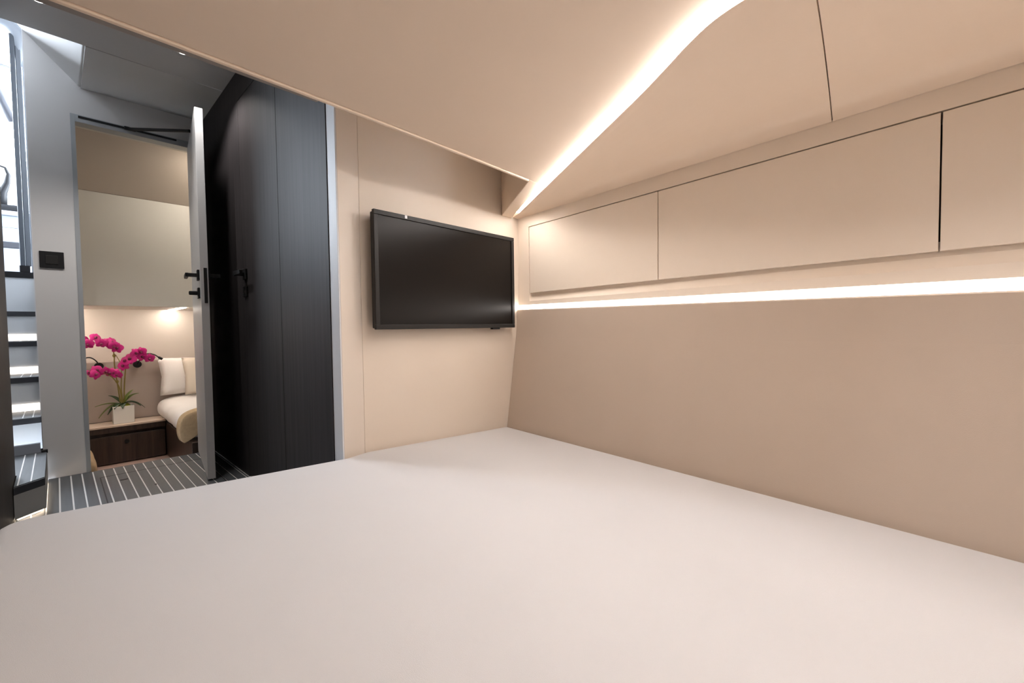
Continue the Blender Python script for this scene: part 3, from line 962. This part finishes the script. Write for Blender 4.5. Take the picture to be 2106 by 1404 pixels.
# strap leaves
def strap(az, L, up, droop, w, mat):
    bm = nb()
    n = 9
    d = Vector((math.cos(az), math.sin(az), 0))
    s = Vector((-d.y, d.x, 0))
    rows = []
    for i in range(n + 1):
        t = i / n
        c = Vector((PX, PY, TOPZ - 0.002)) + d * (L * t) + Vector((0, 0, up * t - droop * t * t))
        ww = 1.45 * w * math.sin(math.pi * min(1, 0.12 + 0.88 * t) ** 0.8) + 0.002
        rows.append([bm.verts.new(c - s * ww + Vector((0, 0, ww * 0.35))), bm.verts.new(c), bm.verts.new(c + s * ww + Vector((0, 0, ww * 0.35)))])
    for i in range(n):
        for q in range(2):
            bm.faces.new((rows[i][q], rows[i + 1][q], rows[i + 1][q + 1], rows[i][q + 1]))
    o = obj('leaf', bm, mat, orc, smooth=True)
    md = o.modifiers.new('thick', 'SOLIDIFY')
    md.thickness = 0.002
for az, L, up, dr_, w, mt in ((190, .135, .05, .13, .013, 'oleaf2'), (205, .095, .04, .10, .015, 'oleaf'), (175, .15, .06, .06, .009, 'oleaf2'),
                              (150, .085, .12, .05, .015, 'oleaf'), (340, .105, .07, .09, .016, 'oleaf'), (355, .125, .08, .12, .013, 'oleaf'),
                              (15, .10, .14, .07, .014, 'oleaf2'), (30, .075, .16, .06, .010, 'oleaf2'), (265, .07, .05, .07, .014, 'oleaf'), (230, .08, .06, .08, .014, 'oleaf')):
    strap(math.radians(az), L, up, dr_, w, mt)
# flowers: five petals around a dark core, facing the doorway
def flower_mesh(R):
    bm = nb()
    for k in range(5):
        a = math.radians(90 + 72 * k)
        big = k in (1, 4)
        wd, ln = (0.80, 0.95) if big else (0.50, 0.98)
        d = Vector((math.cos(a), 0, math.sin(a)))
        s = Vector((-d.z, 0, d.x))
        n = 7
        rows = []
        for i in range(n + 1):
            t = i / n
            ww = wd * R * (math.sin(math.pi * (0.06 + 0.90 * t)) ** 0.7) * 0.75
            c = d * (R * ln * t) + Vector((0, -0.10 * R - 0.22 * R * t * (1 - t) + 0.20 * R * t * t, 0))
            rows.append([bm.verts.new(c - s * ww + Vector((0, 0.08 * R, 0))), bm.verts.new(c + Vector((0, -0.02 * R, 0))), bm.verts.new(c + s * ww + Vector((0, 0.08 * R, 0)))])
        for i in range(n):
            for q in range(2):
                bm.faces.new((rows[i][q], rows[i + 1][q], rows[i + 1][q + 1], rows[i][q + 1]))
    me = bpy.data.meshes.new('flower')
    bm.to_mesh(me)
    bm.free()
    me.materials.append(M['petal'])
    for f in me.polygons:
        f.use_smooth = True
    return me
def core_mesh(R):
    bm = nb()
    bmesh.ops.create_icosphere(bm, subdivisions=2, radius=R * 0.24)
    for v in bm.verts:
        v.co.y = v.co.y * 1.3 - 0.22 * R
        if v.co.z < 0:
            v.co.z *= 1.5
    me = bpy.data.meshes.new('flower_core')
    bm.to_mesh(me)
    bm.free()
    me.materials.append(M['petalcore'])
    return me
FR = 0.039
fm, cm = flower_mesh(FR), core_mesh(FR)
orc_loc = orc.location
rnd = random.Random(11)
spots = [(0.150, -0.085), (0.124, -0.055), (0.190, -0.040), (0.218, -0.082), (0.250, -0.078), (0.272, -0.075), (0.302, -0.118), (0.284, -0.105),
         (0.190, -0.272), (0.182, -0.300), (0.232, -0.283), (0.262, -0.297), (0.300, -0.312), (0.283, -0.300),
         (0.345, -0.215), (0.332, -0.250), (0.372, -0.200), (0.398, -0.160), (0.438, -0.152), (0.440, -0.190), (0.482, -0.205), (0.145, -0.286, 0.5)]
for sp in spots:
    s_ = (sp[2] if len(sp) > 2 else 1.0) * (0.9 + 0.2 * rnd.random())
    o = bpy.data.objects.new('flower', fm)
    COL.objects.link(o)
    o.parent = orc
    y_ = 4.285 - 0.03 * rnd.random()
    o.location = Vector((sp[0], y_, sp[1] + H)) - orc_loc
    o.rotation_euler = (math.radians(rnd.uniform(-25, 25)), math.radians(rnd.uniform(-40, 40)), math.radians(rnd.uniform(-55, 40)))
    o.scale = (s_, s_, s_)
    c = bpy.data.objects.new('flower_core', cm)
    COL.objects.link(c)
    c.parent = o
